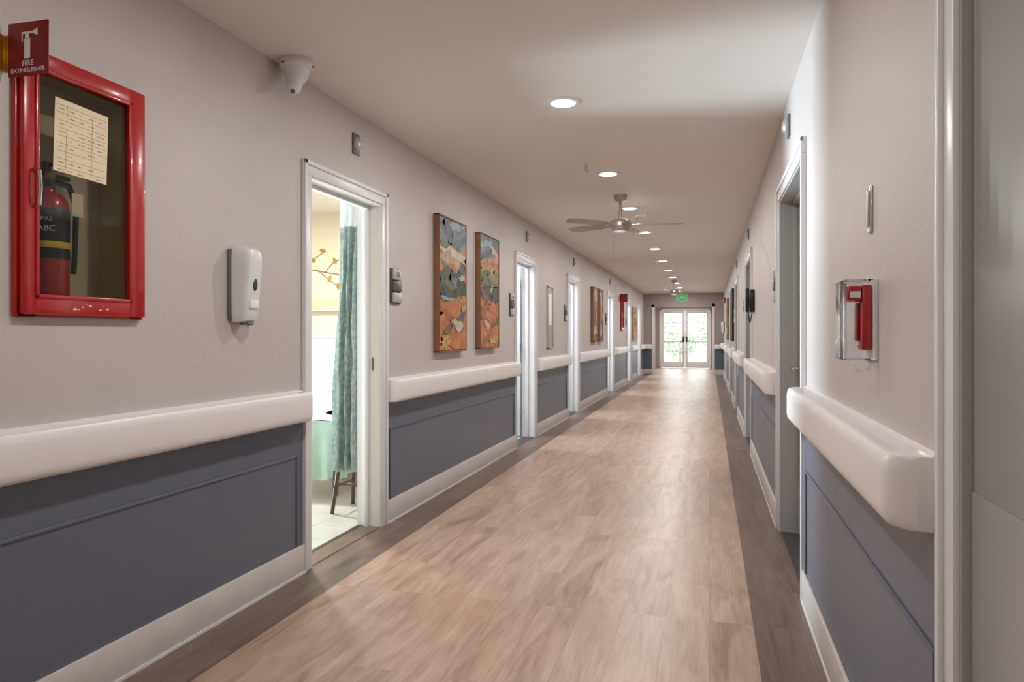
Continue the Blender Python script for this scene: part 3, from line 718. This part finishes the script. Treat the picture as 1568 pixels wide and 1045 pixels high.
# ------------------------------------------------------------ right wall items
b=MB('fire_alarm_pull_station'); y0,y1,z0,z1=2.08,2.235,1.135,1.345
b.box(WR-0.008,WR,y0,y1,z0,z1,M['white'],0.003)
d=0.078
b.box(WR-d,WR-d+0.003,y0,y1,z0,z1,M['cover'],0.001).box(WR-d,WR-0.008,y0,y0+0.003,z0,z1,M['cover'],0.001).box(WR-d,WR-0.008,y1-0.003,y1,z0,z1,M['cover'],0.001)
b.box(WR-d,WR-0.008,y0,y1,z1-0.003,z1,M['cover'],0.001).box(WR-d,WR-0.008,y0,y1,z0,z0+0.003,M['cover'],0.001)
b.box(WR-0.034,WR-0.008,y0+0.028,y1-0.028,z0+0.025,z1-0.012,M['red'],0.006)
b.box(WR-0.068,WR-0.034,y0+0.03,y1-0.045,z1-0.056,z1-0.014,M['red'],0.006)
b.box(WR-0.042,WR-0.032,y0+0.055,y1-0.06,z0+0.05,z1-0.06,M['darkred'],0.004)
b.box(WR-0.062,WR-0.036,y0+0.0285,y0+0.0305,z1-0.046,z1-0.030,M['signwhite'])
b.text('FIRE',0.02,faceXm(WR-0.035,(y0+y1)/2,z0+0.045),M['signwhite'])
b.tube([(WR-0.012,y0+0.03,z0),(WR-0.016,y0+0.028,z0-0.025),(WR-0.045,y0+0.03,z0-0.03),(WR-0.05,y0+0.032,z0-0.012)],0.004,M['cover'])
b.done()
b=MB('wall_hook_plate'); b.box(WR-0.007,WR,2.145,2.185,1.475,1.60,M['chrome'],0.003,3); b.box(WR-0.011,WR-0.006,2.155,2.175,1.49,1.585,M['silver'],0.002)
b.cyl((WR-0.012,2.165,1.585),(WR-0.005,2.165,1.585),0.004,M['chrome']); b.done()
b=MB('wall_telephone'); y=7.5
b.box(WR-0.045,WR,y-0.07,y+0.07,1.42,1.64,M['black'],0.012); b.box(WR-0.085,WR-0.05,y-0.075,y-0.03,1.42,1.65,M['black'],0.014,3)
b.box(WR-0.05,WR-0.045,y,y+0.055,1.47,1.56,M['grayplastic'],0.002); b.tube([(WR-0.06,y-0.05,1.42),(WR-0.05,y-0.04,1.34),(WR-0.04,y,1.32),(WR-0.03,y+0.03,1.36),(WR-0.02,y+0.03,1.42)],0.005,M['black']); b.done()
b=MB('fire_alarm_strobe'); b.box(WR-0.05,WR,20.4,20.52,2.05,2.2,M['red'],0.008).box(WR-0.075,WR-0.05,20.43,20.49,2.1,2.15,M['signwhite'],0.006); b.done()

# ------------------------------------------------------------ window daylight and added room lamps
# daylight entering through the low window of the resident's room
area('window_daylight',(RX0-0.2,(wy0+wy1)/2+0.1,0.65),(0,math.radians(-101),0),1.1,48,(0.74,0.86,1.0),'RECTANGLE',0.8,spread=math.radians(50))
M['addedglow']=mat('added_lamp_diffuser',C(250,248,244),0.5,emis=C(255,250,240),estr=2.5)  # glowing cover of the added room lamps
def added_lamp(x,y,p,col=(1,0.97,0.93)):  # unseen lamp added under a room ceiling to light the room
    b=MB('added_lamp'); b.lathe([(0.02,2.425),(0.10,2.43),(0.14,2.45),(0.15,2.48),(0.15,2.5),(0.02,2.5)],M['addedglow'],Matrix.Translation((x,y,0))); b.done()
    area('added_lamp_light',(x,y,2.42),(0,0,0),0.25,p,col)
added_lamp(-3.6,5.3,78,(1,0.975,0.93))  # added to brighten the resident's room
for a,c in LD[1:]: added_lamp(-3.0,(a+c)/2-0.25,34,(0.82,0.91,1.0))  # added cool lamps that light the open door leaves

w=bpy.data.worlds.new('sky'); scene.world=w; w.use_nodes=True
nt=w.node_tree; bg=nt.nodes['Background']; bg.inputs['Color'].default_value=(0.86,0.93,1,1); bg.inputs['Strength'].default_value=5.5
sun=bpy.data.lights.new('sun','SUN'); sun.energy=3; sun.angle=0.02; so=bpy.data.objects.new('sun',sun); so.rotation_euler=(math.radians(35),math.radians(25),0); scene.collection.objects.link(so)

# ------------------------------------------------------------ camera
cam=bpy.data.cameras.new('camera'); co=bpy.data.objects.new('camera',cam); scene.collection.objects.link(co)
co.location=(0,0,CAMH); cam.sensor_width=36; cam.lens=26.0; cam.shift_y=-11/1920
co.rotation_euler=(math.radians(90),0,math.atan2(370,1386.7)); cam.clip_start=0.02; cam.clip_end=200
scene.camera=co
scene.view_settings.view_transform='Standard'
scene.view_settings.exposure=0.0
